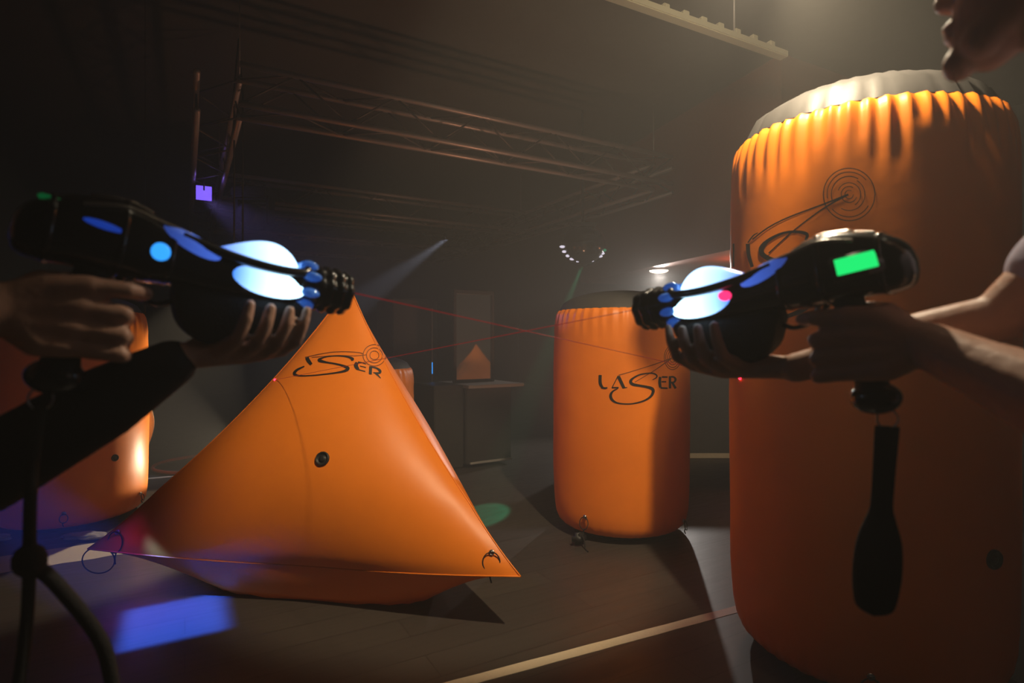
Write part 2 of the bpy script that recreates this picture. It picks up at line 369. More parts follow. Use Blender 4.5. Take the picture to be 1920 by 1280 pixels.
big, big_body = barrel('inflatable_barrel', (1.35, 2.235), 0.47, 1.985, 'tallest orange inflatable barrel at right, bright pleated rim, big faded LASER logo', dome=0.18, seed=3, pleat=0.013, npl=52)
mid, mid_body = barrel('inflatable_barrel', (0.705, 3.75), 0.432, 1.40, 'short upright orange barrel with black LASER logo in the centre of the floor', dome=0.13, seed=11, pleat=0.006)
left, left_body = barrel('inflatable_barrel', (-2.98, 3.90), 0.44, 1.40, 'short orange barrel at far left behind the pyramid, its right edge brightly lit', dome=0.13, seed=21, pleat=0.006)
far_, far_body = barrel('inflatable_barrel', (-1.27, 5.02), 0.41, 0.97, 'dim orange barrel mostly hidden behind the right slope of the pyramid', dome=0.12, seed=31, pleat=0.006)

def pyramid(name, L, R, B, A, label, sag=0.08, bulge=0.15):
    root = empty(name, ((L + R + B)/3*1.0).xy.to_3d()); tag(root, label, 'inflatable bunker')
    off = root.location.copy(); cen = (L + R + B + A)/4
    def pt(p, q, r, a, b, c, B_, ex, nrm, floor=False):
        x = p*a + q*b + r*c
        e = 4*(a*b*(1 - c)**3 + b*c*(1 - a)**3 + a*c*(1 - b)**3)
        hz = V((cen.x - x.x, cen.y - x.y, 0)).normalized(); hz.z = -0.1 - 0.5*min(1, max(0, (0.5 - x.z)/0.2)); x = x + hz*sag*e
        x = x + nrm*B_*(27*max(a*b*c, 0))**ex
        if x.z < 0.004: x.z = 0.004
        return x
    n = 56
    def face(p, q, r, B_, ex):
        nrm = (q - p).cross(r - p).normalized()
        if nrm.dot((p + q + r)/3 - cen) < 0: nrm = -nrm
        idx = {}; v = []; f = []
        for i in range(n + 1):
            for j in range(n + 1 - i):
                a = i/n; b = j/n; c = 1 - a - b
                idx[i, j] = len(v); v.append(pt(p, q, r, a, b, c, B_, ex, nrm) - off)
        for i in range(n):
            for j in range(n - i):
                f.append((idx[i, j], idx[i + 1, j], idx[i, j + 1]))
                if i + j < n - 1: f.append((idx[i + 1, j], idx[i + 1, j + 1], idx[i, j + 1]))
        return v, f
    g = G()
    for (p, q, r) in ((L, R, A), (R, B, A), (B, L, A)):
        v, f = face(p, q, r, bulge*(1.0 if r == A and p == L else 0.55), 0.75); g.add(v, f)
    side = g.build('fabric_sides', M['orange'], root)
    g = G(); v, f = face(L, R, B, 0.50, 0.9); g.add(v, f); g.build('fabric_base', M['orange'], root)
    # welded seam piping
    for (p, q) in ((L, R), (R, B), (B, L), (L, A), (R, A), (B, A)):
        pts = []
        for k in range(41):
            a = k/40; pts.append(pt(p, q, p, a, 1 - a, 0, 0, 1, V((0, 0, 1))) - off)
        g = G(); g.tube(pts, 0.0035, 6); g.build('seam', M['orange'], root)
    return root, side
pyr, pyr_side = pyramid('inflatable_pyramid', V((-1.945, 2.64, 0.25)), V((0.035, 2.33, 0.25)), V((-0.72, 4.18, 0.25)), V((-0.86, 3.05, 1.50)),
    'big orange inflatable pyramid with lifted corners and LASER logo, nearest the middle')
# a bunker beyond the right edge of the picture, seen in the mirror only
pyr2, pyr2_side = pyramid('inflatable_pyramid', V((3.35, 3.0, 0.22)), V((4.55, 2.5, 0.22)), V((4.3, 4.2, 0.22)), V((4.0, 3.3, 1.15)),
    'orange pyramid bunker standing right of the tall barrel, seen only in the mirror')

# ---- details on the bunkers, laid on the real surfaces
def ribbon(bvh, strokes, name, m, parent, lift=0.0025):
    """strokes: list of (points px, width px) printed on the cloth"""
    g = G(); off = parent.location
    for pts, w in strokes:
        P = [V((p[0], p[1], 0)) for p in pts]; ws = w if isinstance(w, (list, tuple)) else [w]*len(P)
        Q = bez([V((p.x, p.y, ws[i])) for i, p in enumerate(P)], 10) if len(P) > 2 else [V((P[0].x, P[0].y, ws[0])).lerp(V((P[1].x, P[1].y, ws[1])), k/10) for k in range(11)]
        row = []
        for i, q in enumerate(Q):
            t = Q[min(i + 1, len(Q) - 1)] - Q[max(i - 1, 0)]; t.z = 0
            if t.length < 1e-6: continue
            t.normalize(); nx = V((-t.y, t.x, 0)); r4 = []
            for sgn in (-0.5, -0.17, 0.17, 0.5):
                x = q + nx*sgn*q.z; h, nn = hit(bvh, x.x, x.y)
                if h is None: r4 = None; break
                r4.append(h + nn*lift - off)
            if r4: row.append(r4)
        if len(row) > 1: g.grid(row, closeu=False)
    return g.build(name, m, parent)
def lin(*p): # polyline with sharp corners -> separate straight strokes
    return p
def ser(pts, w, ox, oy, k): return ([(ox + x/k, oy + y/k) for x, y in pts], [a/k for a in w] if isinstance(w, (list, tuple)) else w/k)
def circ(cx, cy, rx, ry, w, a0=0, a1=360, n=28): return ([(cx + rx*cos(radians(a0 + (a1 - a0)*i/n)), cy + ry*sin(radians(a0 + (a1 - a0)*i/n))) for i in range(n + 1)], w)

b_mid = bvh_of(mid_body); b_big = bvh_of(big_body); b_pyr = bvh_of(pyr_side); b_left = bvh_of(left_body)
S1 = lambda pts, w: ser(pts, w, 1090, 620, 8)
ink = [S1([(285, 662), (283, 740), (290, 800), (318, 845)], [46, 46, 46, 34]), S1([(300, 848), (350, 858), (392, 852)], [30, 26, 20]),
       S1([(552, 672), (462, 850)], [13, 13]), S1([(455, 852), (560, 850)], [20, 20]), S1([(556, 682), (640, 858)], [48, 44]), S1([(620, 856), (690, 846)], [16, 8]),
       S1([(1065, 735), (1122, 700), (1125, 665), (1060, 635), (900, 650), (790, 700), (738, 755), (770, 800), (870, 820), (980, 840), (1055, 865), (1075, 910), (1035, 985), (930, 1050), (750, 1093), (560, 1085), (470, 1040), (440, 970), (475, 905), (552, 862)],
          [10, 18, 20, 18, 20, 26, 44, 44, 34, 36, 44, 46, 34, 24, 18, 22, 36, 42, 24, 10]),
       S1([(1290, 692), (1205, 692)], [20, 24]), S1([(1180, 690), (1172, 770), (1182, 850)], [36, 44, 36]), S1([(1185, 855), (1290, 860)], [24, 20]), S1([(1200, 762), (1268, 762)], [18, 18]),
       S1([(1325, 680), (1325, 862)], [36, 36]), S1([(1325, 690), (1380, 692), (1408, 728), (1385, 768), (1330, 772)], [20, 24, 32, 26, 18]), S1([(1360, 776), (1410, 862)], [30, 34])]
ribbon(b_mid, ink, 'logo', M['ink'], mid)
fa = [S1([(560, 665), (800, 595), (1100, 500), (1350, 410)], [12, 9, 10, 18]), S1([(800, 770), (950, 680), (1100, 590), (1240, 490), (1350, 410)], [8, 10, 10, 14, 18])]
for r in (1.0, 0.82, 0.6, 0.38): fa.append((circ(1090 + 1365/8, 620 + 400/8, 15.5*r, 22.5*r, 1.3)[0], 1.3))
ribbon(b_mid, fa, 'logo_target', M['ink_faint'], mid, 0.002)
S2 = lambda pts, w: ser(pts, w, 520, 620, 8)
ink = [S2([(450, 405), (470, 450), (515, 508)], [50, 55, 40]),
       S2([(1110, 450), (1130, 425), (1060, 395), (930, 378), (780, 385), (680, 410), (630, 445), (740, 475), (860, 495), (980, 525), (1060, 565), (1010, 605), (880, 632), (700, 655), (480, 675), (320, 672), (260, 645), (300, 590), (410, 535)],
          [14, 40, 22, 18, 16, 20, 44, 26, 24, 32, 50, 36, 22, 18, 16, 22, 46, 34, 16]),
       S2([(1330, 500), (1260, 480), (1210, 475)], [12, 16, 24]), S2([(1200, 480), (1180, 525), (1215, 585)], [50, 60, 40]), S2([(1215, 585), (1320, 612)], [16, 12]), S2([(1240, 530), (1330, 552)], [12, 12]),
       S2([(1400, 535), (1395, 655)], [44, 44]), S2([(1400, 545), (1480, 560), (1535, 600), (1530, 635), (1440, 630)], [16, 22, 40, 30, 14]), S2([(1480, 640), (1550, 715)], [34, 10])]
ribbon(b_pyr, ink, 'logo', M['ink'], pyr)
fa = [S2([(420, 400), (620, 355), (830, 322), (1040, 315), (1230, 330), (1290, 350)], 11), S2([(520, 400), (900, 372), (1150, 378), (1330, 362)], 9)]
for r in (1.0, 0.7, 0.4): fa.append((circ(520 + 1455/8, 620 + 370/8, 21*r, 20*r, 1.5)[0], 1.4))
ribbon(b_pyr, fa, 'logo_target', M['ink_faint'], pyr, 0.002)
S3 = lambda pts, w: ser(pts, w, 1300, 100, 3.097)
ink = [S3([(237, 1105), (236, 1170), (237, 1240)], [9, 9, 9]), S3([(320, 1105), (325, 1170), (345, 1240)], [24, 22, 20]), S3([(320, 1100), (350, 1060), (378, 1042)], [8, 8, 5]),
       S3([(655, 1085), (660, 1050), (600, 1036), (520, 1045), (440, 1085), (398, 1135), (420, 1180), (520, 1215), (640, 1240), (720, 1290), (740, 1380), (650, 1480), (500, 1540), (350, 1560)], [14, 20, 16, 14, 20, 30, 28, 24, 28, 34, 38, 30, 20, 16]),
       S3([(835, 1050), (990, 1050)], [26, 26]), S3([(850, 1050), (850, 1230)], [34, 34]), S3([(980, 1060), (1010, 1110), (980, 1150), (860, 1155)], [30, 30, 26, 18])]
ribbon(b_big, ink, 'logo', M['ink'], big)
fa = [S3([(345, 1080), (440, 1010), (560, 950), (760, 875), (900, 820)], [8, 8, 8, 9, 12]), S3([(440, 1160), (560, 1050), (680, 955), (790, 880), (900, 820)], [7, 7, 7, 9, 12])]
cxx, cyy = 1300 + 905/3.097, 100 + 820/3.097
for r, a0, a1, w in ((49, 0, 360, 1.7), (42, 30, 140, 1.4), (42, 170, 320, 1.4), (34, 160, 300, 1.6), (30, 300, 480, 1.3), (22, 200, 420, 1.4), (15, 20, 300, 1.4), (8, 0, 300, 1.3)):
    fa.append((circ(cxx, cyy, r*0.98, r, w, a0, a1)[0], w))
ribbon(b_big, fa, 'logo_target', M['ink'], big, 0.002)

def frame_at(n):
    q = V(n).to_track_quat('Z', 'Y'); return q.to_matrix()
def valve(bvh, x, y, parent, r=0.03):
    h, n = hit(bvh, x, y); Rm = frame_at(n); g = G(); rows = []
    for rr, z in ((1.0, 0.0), (1.02, 0.006), (0.92, 0.011), (0.8, 0.009), (0.72, 0.003), (0.45, 0.002), (0.42, 0.008), (0.25, 0.009), (0.01, 0.009)):
        rows.append([h - parent.location + Rm @ V((cos(2*pi*k/28)*rr*r, sin(2*pi*k/28)*rr*r, z)) for k in range(28)])
    g.grid(rows); v = g.build('valve', M['black'], parent)
valve(b_pyr, 605, 860, pyr, 0.031); valve(b_left, 215, 858, left, 0.022); valve(b_big, 1862, 1048, big, 0.03)
def tie(bvh, x, y, parent, size=0.07, strap=True, w=1.0):
    """steel eyelet with a hanging cord loop"""
    h, n = hit(bvh, x, y)
    if h is None: return
    Rm = frame_at(n); o = parent.location; g = G()
    g.tube([h - o + n*0.006 + Rm @ V((cos(a)*0.009, sin(a)*0.009, 0)) for a in [2*pi*k/16 for k in range(16)]], 0.0035, 6, closed=True)
    g.box(h - o + n*0.004 + V((0, 0, 0.004)), 0.014, 0.008, 0.016, Rm, 0.002)
    g.build('eyelet', M['steel'], parent)
    g = G(); side = V((n.y, -n.x, 0)).normalized() if abs(n.z) < 0.99 else V((1, 0, 0)); c = h - o + n*0.014
    pts = [c + side*(sin(a)*size*0.42*w) + V((0, 0, -size*0.5 + cos(a)*size*0.5)) + n*(0.006*(1 - cos(a))) for a in [2*pi*k/26 for k in range(26)]]
    g.tube(pts, 0.0026, 6, closed=True)
    g.tube(bez([c + V((0, 0, -size)), c + V((0, 0, -size*1.2)) + side*0.006, c + V((0, 0, -size*1.5)) + n*.004]), 0.0032, 6)
    g.build('cord_loop', M['web'], parent)
tie(b_pyr, 922, 1036, pyr, 0.085); tie(b_pyr, 222, 998, pyr, 0.10); tie(b_mid, 1098, 968, mid, 0.07); tie(b_mid, 1280, 975, mid, 0.05)
tie(b_left, 120, 962, left, 0.05); tie(b_left, 262, 925, left, 0.04); tie(b_big, 1632, 1266, big, 0.08)
# loose loop under the pyramid's left corner
g = G(); c = V((-1.93, 2.66, 0.235)) - pyr.location
g.tube([c + V((0.02 + 0.075*sin(a), 0.0, -0.045 + 0.06*cos(a))) for a in [2*pi*k/30 for k in range(30)]], 0.003, 6, closed=True)
g.build('cord_loop', M['web'], pyr)
# anchor strap and weight pouch under the short barrel
g = G(); c = at(1085, 1000, 3.40)
g.box(V((c.x, c.y - .02, 0.045)), 0.09, 0.05, 0.07, Matrix.Rotation(0.3, 3, 'Z'), 0.02)
o = g.build('weight_pouch', M['black'], loc=V((c.x, c.y, 0))); tag(o, 'small black weight pouch under the left foot of the short centre barrel', 'weight')
g = G(); c2 = V((c.x + .03, c.y - 0.06, 0))
g.tube(bez([c2 + V((-0.03, 0.02, 0.09)), c2 + V((-0.005, 0, 0.05)), c2 + V((0.0, -0.02, 0.006)), c2 + V((0.01, -0.06, 0.005))]), 0.004, 8)
o = g.build('tether_strap', M['web'], loc=c2); tag(o, 'short dark tether lying on the floor before the short centre barrel', 'strap')
# plastic weight bag by the left barrel
def bagmesh(name, c, sx, sy, sz, label, m):
    g = G(); rows = []
    for i in range(15):
        a = -pi/2 + pi*i/14; row = []
        for k in range(36):
            b = 2*pi*k/36; p = V((cos(a)*cos(b), cos(a)*sin(b), sin(a)))
            d = 1 + 0.35*noise.noise(p*2.3 + V((sx*50, 0, 0))); row.append(V((p.x*sx*d, p.y*sy*d, max(-sz, p.z*sz*d) + sz)))
        rows.append(row)
    g.grid(rows, True, True, True); o = g.build(name, m); o.location = c; tag(o, label, 'bag'); return o
bagmesh('weight_bag', (-2.60, 3.50, 0.0), 0.13, 0.055, 0.02, 'crumpled pale plastic weight bag under the front of the left barrel', M['bag'])
bagmesh('weight_bag', (-3.12, 3.46, 0.0), 0.11, 0.05, 0.02, 'pale plastic weight bag at the left picture edge beside the left barrel', M['bag'])
# pale webbing hanging behind the left barrel
g = G(); rows = []; 
for i in range(25):
    t = i/24; p = at(272 + 8*sin(t*pi) - 4*t, 740 + 120*t, 4.55); w = 0.006 + 0.034*sin(pi*min(1, t*1.15))**1.5
    rows.append([p + V((-w, 0, 0)), p + V((w, 0.01, 0)), p + V((w, 0.014, 0)), p + V((-w, 0.004, 0))])
g.grid(rows, True, True, True); o = g.build('banner_strap', M['cream'], loc=at(272, 740, 4.55)); tag(o, 'cream twisted strap hanging beside the right edge of the left barrel', 'strap')
g = G(); a = at(272, 740, 4.55); g.tube([a, V((a.x, a.y, CEIL))], 0.002, 6); g.build('cord', M['black'], o).location = -V(o.location)
# thin hoop on the floor far left
hp = empty('floor_hoop', (-3.0, 5.6, 0)); tag(hp, 'thin red hoop lying on the floor far back left of the pyramid', 'hoop')
g = G(); g.tube([V((0.42*cos(a), 0.42*sin(a), 0.018)) for a in [2*pi*k/48 for k in range(48)]], 0.016, 8, closed=True); g.build('ring', mat('red_plastic', (0.5, 0.09, 0.05), 0.4), hp)

# ------------------------------------------------------------------ lighting truss
tr = empty('lighting_truss', rm(2.2, 3.5, 3.0)); tag(tr, 'square aluminium lattice truss rig hanging below the dark ceiling', 'lighting truss')
T0 = tr.location.copy()
def truss(a0, p0, a1, p1, ea, ep, n, h=0.30, z=3.0):
    A = rm(a0, p0, z); B = rm(a1, p1, z); o2 = AX*ea + PX*ep; o3 = V((0, 0, h))
    sec = empty('truss_section', A - T0); sec.parent = tr; base = A
    ch = [V((0, 0, 0)), o2, o3, o2 + o3]
    for c in ch:
        g = G(); g.tube([A + c - base, B + c - base], 0.025, 12); g.build('chord', M['alu'], sec)
    D = (B - A)
    for (c, d) in ((ch[0], ch[1]), (ch[2], ch[3]), (ch[0], ch[2]), (ch[1], ch[3])):
        g = G()
        for i in range(n):
            p = A + D*(i/n) + (c if i % 2 == 0 else d) - base; q = A + D*((i + 1)/n) + (d if i % 2 == 0 else c) - base
            g.tube([p, q], 0.0085, 7)
        g.build('bracing', M['brace'], sec)
truss(-0.02, 0, 4.45, 0, 0, -0.3, 11)
truss(0, 0, 0, 7.1, -0.3, 0, 16)
truss(4.45, 0.0, 4.45, 7.1, 0.3, 0, 16)
truss(0, 2.95, 4.45, 2.95, 0, 0.3, 11)
truss(0, 5.2, 4.45, 5.2, 0, 0.3, 11)
truss(0, 7.1, 4.45, 7.1, 0, 0.3, 11)
for a, p in ((0, 0), (4.45, 0), (0, 7.1), (4.45, 7.1), (0, 3.1), (4.45, 3.1)):
    g = G(); q = rm(a, p, 3.3) - T0; g.tube([q, q + V((0, 0, CEIL - 3.3))], 0.006, 6); g.build('hanger_cable', M['alu'], tr)

def par_can(loc, target, label, name='par_can', lens=None, r=0.11, L=0.26, top=None, square=False):
    root = empty(name, loc, (V(target) - V(loc)).to_track_quat('-Z', 'Y')); tag(root, label, 'stage light')
    g = G(); rows = []
    n = 4 if square else 28; o = pi/4 if square else 0
    for rr, z in ((0.98, 0.0), (1.0, 0.02), (1.0, L*0.55), (0.8, L*0.75), (0.62, L), (0.1, L + 0.01)):
        rows.append([V((cos(o + 2*pi*k/n)*rr*r, sin(o + 2*pi*k/n)*rr*r, z)) for k in range(n)])
    g.grid(rows, True, False, True); g.build('housing', M['housing'], root, smooth=not square)
    g = G(); g.box((0, 0, 0.012), r*1.3, r*1.3, 0.008, bev=0.003) if square else g.ball((0, 0, 0.014), r*0.9, r*0.9, 0.012, n=24)
    g.build('lens', lens or M['housing'], root)
    g = G(); inv = root.rotation_quaternion.inverted(); up = inv @ V((0, 0, 1))
    sx = V((1, 0, 0)) if abs(up.x) < 0.7 else V((0, 1, 0))
    d = up.cross(sx).normalized()
    c = V((0, 0, L*0.45)); hh = (top if top else 0.2)
    g.tube([c + d*(r + .012), c + d*(r + .012) + up*hh*0.75, c + up*hh, c - d*(r + .012) + up*hh*0.75, c - d*(r + .012)], 0.008, 8)
    g.build('yoke', M['housing'], root)
    return root
par_can((-2.45, 5.12, 1.96), (-2.62, 4.0, 0.35), 'small black par can on a drop rod, aimed at the left barrel', r=0.05, L=0.12, top=1.9)
par_can((-3.45, 6.45, 2.86), (-1.0, 2.0, 1.6), 'purple glowing square lamp at the left corner of the truss', 'wash_light', M['purple'], r=0.12, L=0.18, square=True)
par_can((-0.98, 8.73, 2.80), (-3.1, 5.1, 0.3), 'small black beam lamp under the middle truss', r=0.06, L=0.16)
g = G(); 
mh = empty('moving_head', (-3.02, 6.75, 2.98)); tag(mh, 'large black moving-head lamp hanging below the left rear truss corner', 'stage light')
g.box((0, 0, -0.06), 0.42, 0.32, 0.12, None, 0.02); g.build('base', M['housing'], mh, smooth=False)
g = G(); g.box((-0.19, 0, -0.26), 0.05, 0.16, 0.32, None, 0.015); g.box((0.19, 0, -0.26), 0.05, 0.16, 0.32, None, 0.015); g.box((0, 0, -0.125), 0.43, 0.16, 0.02, None, 0.004); g.build('yoke', M['housing'], mh, smooth=False)
g = G(); rows = []
for rr, y in ((0.09, 0.18), (0.13, 0.10), (0.14, -0.05), (0.12, -0.2), (0.10, -0.21), (0.02, -0.2)): rows.append([V((cos(2*pi*k/28)*rr, y, -0.32 + sin(2*pi*k/28)*rr)) for k in range(28)])
g.grid(rows, True, True, True); g.build('lamp_head', M['housing'], mh)
# key lamp above the tall barrel, just over the picture
kl = par_can(KEY + V((0.02, -0.01, 0.06)), KEY + V((-0.4, 0.3, -1)), 'black stage lamp above the tall barrel throwing the warm glow', 'stage_lamp', M['keylens'], r=0.09, L=0.2)
gb = par_can((-3.28, 1.45, 2.1), (-1.50, 2.49, 0.0), 'gobo projector hanging behind the left player, throwing the blue floor patch', 'gobo_projector', None, r=0.2, L=0.3, top=1.8)
fs = par_can(FRONT + V((0.02, -0.03, 0.05)), (-0.02, 2.95, 0.62), 'black stage lamp above the right player lighting the pyramid', 'stage_lamp', M['keylens'], r=0.09, L=0.14, top=0.12)
gb3 = par_can((-3.40, 1.90, 2.22), (-1.68, 2.65, 0.0), 'gobo projector hanging left of the view, throwing the violet floor patch', 'gobo_projector', None, r=0.17, L=0.25, top=1.8)
up = empty('added_uplight', (-2.09, 4.79, 0)); tag(up, 'added floor lamp hidden behind the pyramid, brightening the edge of the left barrel', 'stage light')  # added body for the hidden side light
g = G(); g.box((0, 0, 0.10), 0.16, 0.06, 0.20, Matrix.Rotation(-0.6, 3, 'Z'), 0.01); g.build('housing', M['housing'], up, smooth=False)
up = empty('added_uplight', (0.85, 4.64, 0)); tag(up, 'added amber truss uplight hidden behind the short centre barrel', 'stage light')  # added body for the hidden truss light
g = G(); g.box((0, 0, 0.06), 0.18, 0.16, 0.12, None, 0.01); g.build('housing', M['housing'], up, smooth=False)
g = G(); g.box((0, 0, 0.124), 0.13, 0.11, 0.008, None, 0.003); g.build('lens', M['keylens'], up, smooth=False)
# pale rail with fittings near the key lamp
rl = empty('ceiling_rail', (0.67, 3.375, 3.2)); tag(rl, 'pale ceiling rail with small fittings ending beside the bright glow', 'rail')
dv = V((1.25, 0.665, 0)).normalized(); 
Mr = Matrix.Rotation(atan2(dv.y, dv.x), 3, 'Z')
g = G(); g.box(dv*(-0.3), 3.4, 0.07, 0.045, Mr, 0.006); g.build('rail_bar', M['cream'], rl, smooth=False)
for k in range(9):
    g = G(); c = dv*(-0.05 + k*0.165 + 0.02*sin(k*7)); g.box(c + V((0, 0, 0.035)), 0.05, 0.04, 0.04 + 0.02*sin(k*3)**2, Mr, 0.006); g.build('clamp', M['cream'], rl, smooth=False)
for t in (-1.4, 0.9):
    g = G(); g.tube([dv*t + V((0, 0, 0.02)), dv*t + V((0, 0, CEIL - 3.2))], 0.007, 8); g.build('rod', M['alu'], rl)

sl = empty('added_pendant', (2.72, 6.9, 2.2)); tag(sl, 'small added pendant with orange light under the soffit, hidden behind the tall barrel', 'lamp')  # added body for the hidden soffit light
g = G(); g.tube([V((0, 0, 0)), V((0, 0, -0.12))], 0.008, 8); g.build('stem', M['housing'], sl)
g = G(); g.grid([[V((r_*cos(2*pi*k/20), r_*sin(2*pi*k/20), z_)) for k in range(20)] for r_, z_ in ((0.01, -0.10), (0.03, -0.115), (0.03, -0.135), (0.01, -0.14))], True, True, True); g.build('cap', M['housing'], sl)
# disco effect lamp
dc = empty('disco_light', (0.86, 7.0, 2.36)); tag(dc, 'black half-dome disco light with lit lower rim throwing a green beam', 'disco light')
g = G(); g.ball((0, 0, 0), 0.27, 0.27, 0.24, n=32); bmz = g.build('dome', M['gun'], dc)
g = G(); g.box((0, 0, 0.26), 0.3, 0.12, 0.05, None, 0.01); g.tube([V((0, 0, 0.26)), V((0, 0, CEIL - 2.36))], 0.015, 8); g.build('bracket', M['housing'], dc, smooth=False)
for k, a in enumerate((188, 205, 222, 238, 254, 292, 318, 330, 342)):
    a = radians(a); el = radians(-28 - 22*abs(sin(a))*1.0)
    p = V((cos(a)*cos(el)*0.27, -0.02 - abs(cos(el))*0.18, sin(a)*0.235 + 0.0)); p = V((cos(a)*0.262, -0.10 + 0.02*cos(a), sin(a)*0.205))
    g = G(); g.ball(p, 0.026 if k % 3 else 0.034, 0.02, 0.016, n=10); g.build('led', M['ledg'] if k == 8 else M['led'], dc)

# ------------------------------------------------------------------ booth with mirror, partition bar
bt = empty('bar_counter', (-0.2, 5.7, 0)); tag(bt, 'dark counter with pale ledge under the mirror, back centre', 'counter')
O = bt.location
cA = V((-0.39, 5.44, 0)); cB = V((0.03, 5.70, 0)); u = (cB - cA).normalized(); w = V((-u.y, u.x, 0)); Rc = Matrix.Rotation(atan2(u.y, u.x), 3, 'Z')
g = G(); g.box(cA - u*0.02 + u*0.22 + w*0.3 + V((0, 0, 0.40)) - O, 0.5, 0.6, 0.72, Rc, 0.008); g.build('cabinet', M['counter'], bt, smooth=False)
g = G(); g.box(cA + u*0.25 + w*0.28 + V((0, 0, 0.775)) - O, 0.62, 0.7, 0.03, Rc, 0.006); g.build('worktop', M['ledge'], bt, smooth=False)
g = G(); g.box(cA + u*0.22 + w*0.02 - w*0.02 + V((0, 0, 0.05)) - O, 0.46, 0.03, 0.02, Rc, 0.003); g.build('kick_trim', M['ledge'], bt, smooth=False)
g = G(); g.box(cA - u*0.20 + w*0.3 + V((0, 0, 0.40)) - O, 0.30, 0.5, 0.78, Rc, 0.008); g.build('side_cabinet', M['counter'], bt, smooth=False)
mr_ = empty('mirror', (cA + u*0.20 + w*0.32 + V((0, 0, 0.79)))); tag(mr_, 'tall narrow mirror standing on the dark counter reflecting an orange bunker', 'mirror')
mr_.rotation_euler = (0, 0, atan2(u.y, u.x))
g = G(); g.box((0, 0, 0.455), 0.40, 0.012, 0.86, None, 0.002); g.build('mirror_glass', M['mirror'], mr_, smooth=False)
g = G()
for (x, z, sx, sz) in ((-0.215, 0.46, 0.03, 0.92), (0.215, 0.46, 0.03, 0.92), (0, 0.905, 0.46, 0.04), (0, 0.015, 0.46, 0.03)): g.box((x, -0.004, z), sx, 0.04, sz, None, 0.004)
g.build('frame', M['counter'], mr_, smooth=False)
rk = empty('equipment_rack', (-1.13, 6.2, 0)); tag(rk, 'dark equipment rack left of the mirror with a painted blue indicator', 'rack')
g = G(); g.box((0, 0, 0.82), 0.5, 0.5, 1.64, Rc, 0.01); g.build('cabinet', M['counter'], rk, smooth=False)
g = G(); g.box(Rc @ V((0.18, -0.255, 0.92)), 0.008, 0.01, 0.12, Rc); g.build('glint', M['blue_btn'], rk, smooth=False)  # blue glint on the post, imitated by a glowing sliver
g = G(); g.box(Rc @ V((0.18, -0.254, 1.1)), 0.012, 0.008, 0.9, Rc); g.build('rail', M['ledge'], rk, smooth=False)
pt_ = empty('bar_partition', (2.2, 5.95, 0)); tag(pt_, 'low dark bar partition with pale foot strip behind the centre barrel', 'partition')
g = G(); g.box((0.05, 0.05, 0.53), 2.5, 0.16, 1.04, None, 0.01); g.build('panel', M['wall2'], pt_, smooth=False)
g = G(); g.box((0.05, 0.05, 1.065), 2.56, 0.26, 0.03, None, 0.005); g.build('worktop', M['counter'], pt_, smooth=False)
g = G(); g.box((0.05, -0.045, 0.03), 2.5, 0.02, 0.05, None, 0.004); g.build('foot_strip', M['tape'], pt_, smooth=False)

# ------------------------------------------------------------------ laser guns
def gun_frame(Mz, D):
    a = (D - Mz).normalized(); n = a.cross(V((0, 0, 1))).normalized(); u = n.cross(a); return a, n, u
MR = at(1203, 578, 1.245); MLg = at(650, 546, 1.13)
DR = hit(b_pyr, 515, 712)[0]; DL = hit(b_big, 1388, 709)[0]
aR, nR, uR = gun_frame(MR, DR); aL, nL, uL = gun_frame(MLg, DL)
def quat_from(a, y, u): return Matrix((a, y, u)).transposed().to_quaternion()
# local axes: x forward, y left (= up x forward), z up
FR = (MR, aR, -nR, uR); FL = (MLg, aL, -nL, uL)

def loft(st, n=28, power=2.6):
    rows = []
    for x, zc, hh, hw in st:
        row = []
        for k in range(n):
            a = 2*pi*k/n; c, s_ = cos(a), sin(a)
            row.append(V((x/100, hw/100*math.copysign(abs(c)**(2/power), c), (zc + hh*math.copysign(abs(s_)**(2/power), s_))/100)))
        rows.append(row)
    return rows
def smooth_st(st, k=5):
    q = bez([V((s[0], s[1], s[2])) for s in st], k); w = bez([V((s[3], 0, 0)) for s in st], k)
    return [(a.x, a.y, a.z, b.x) for a, b in zip(q, w)]

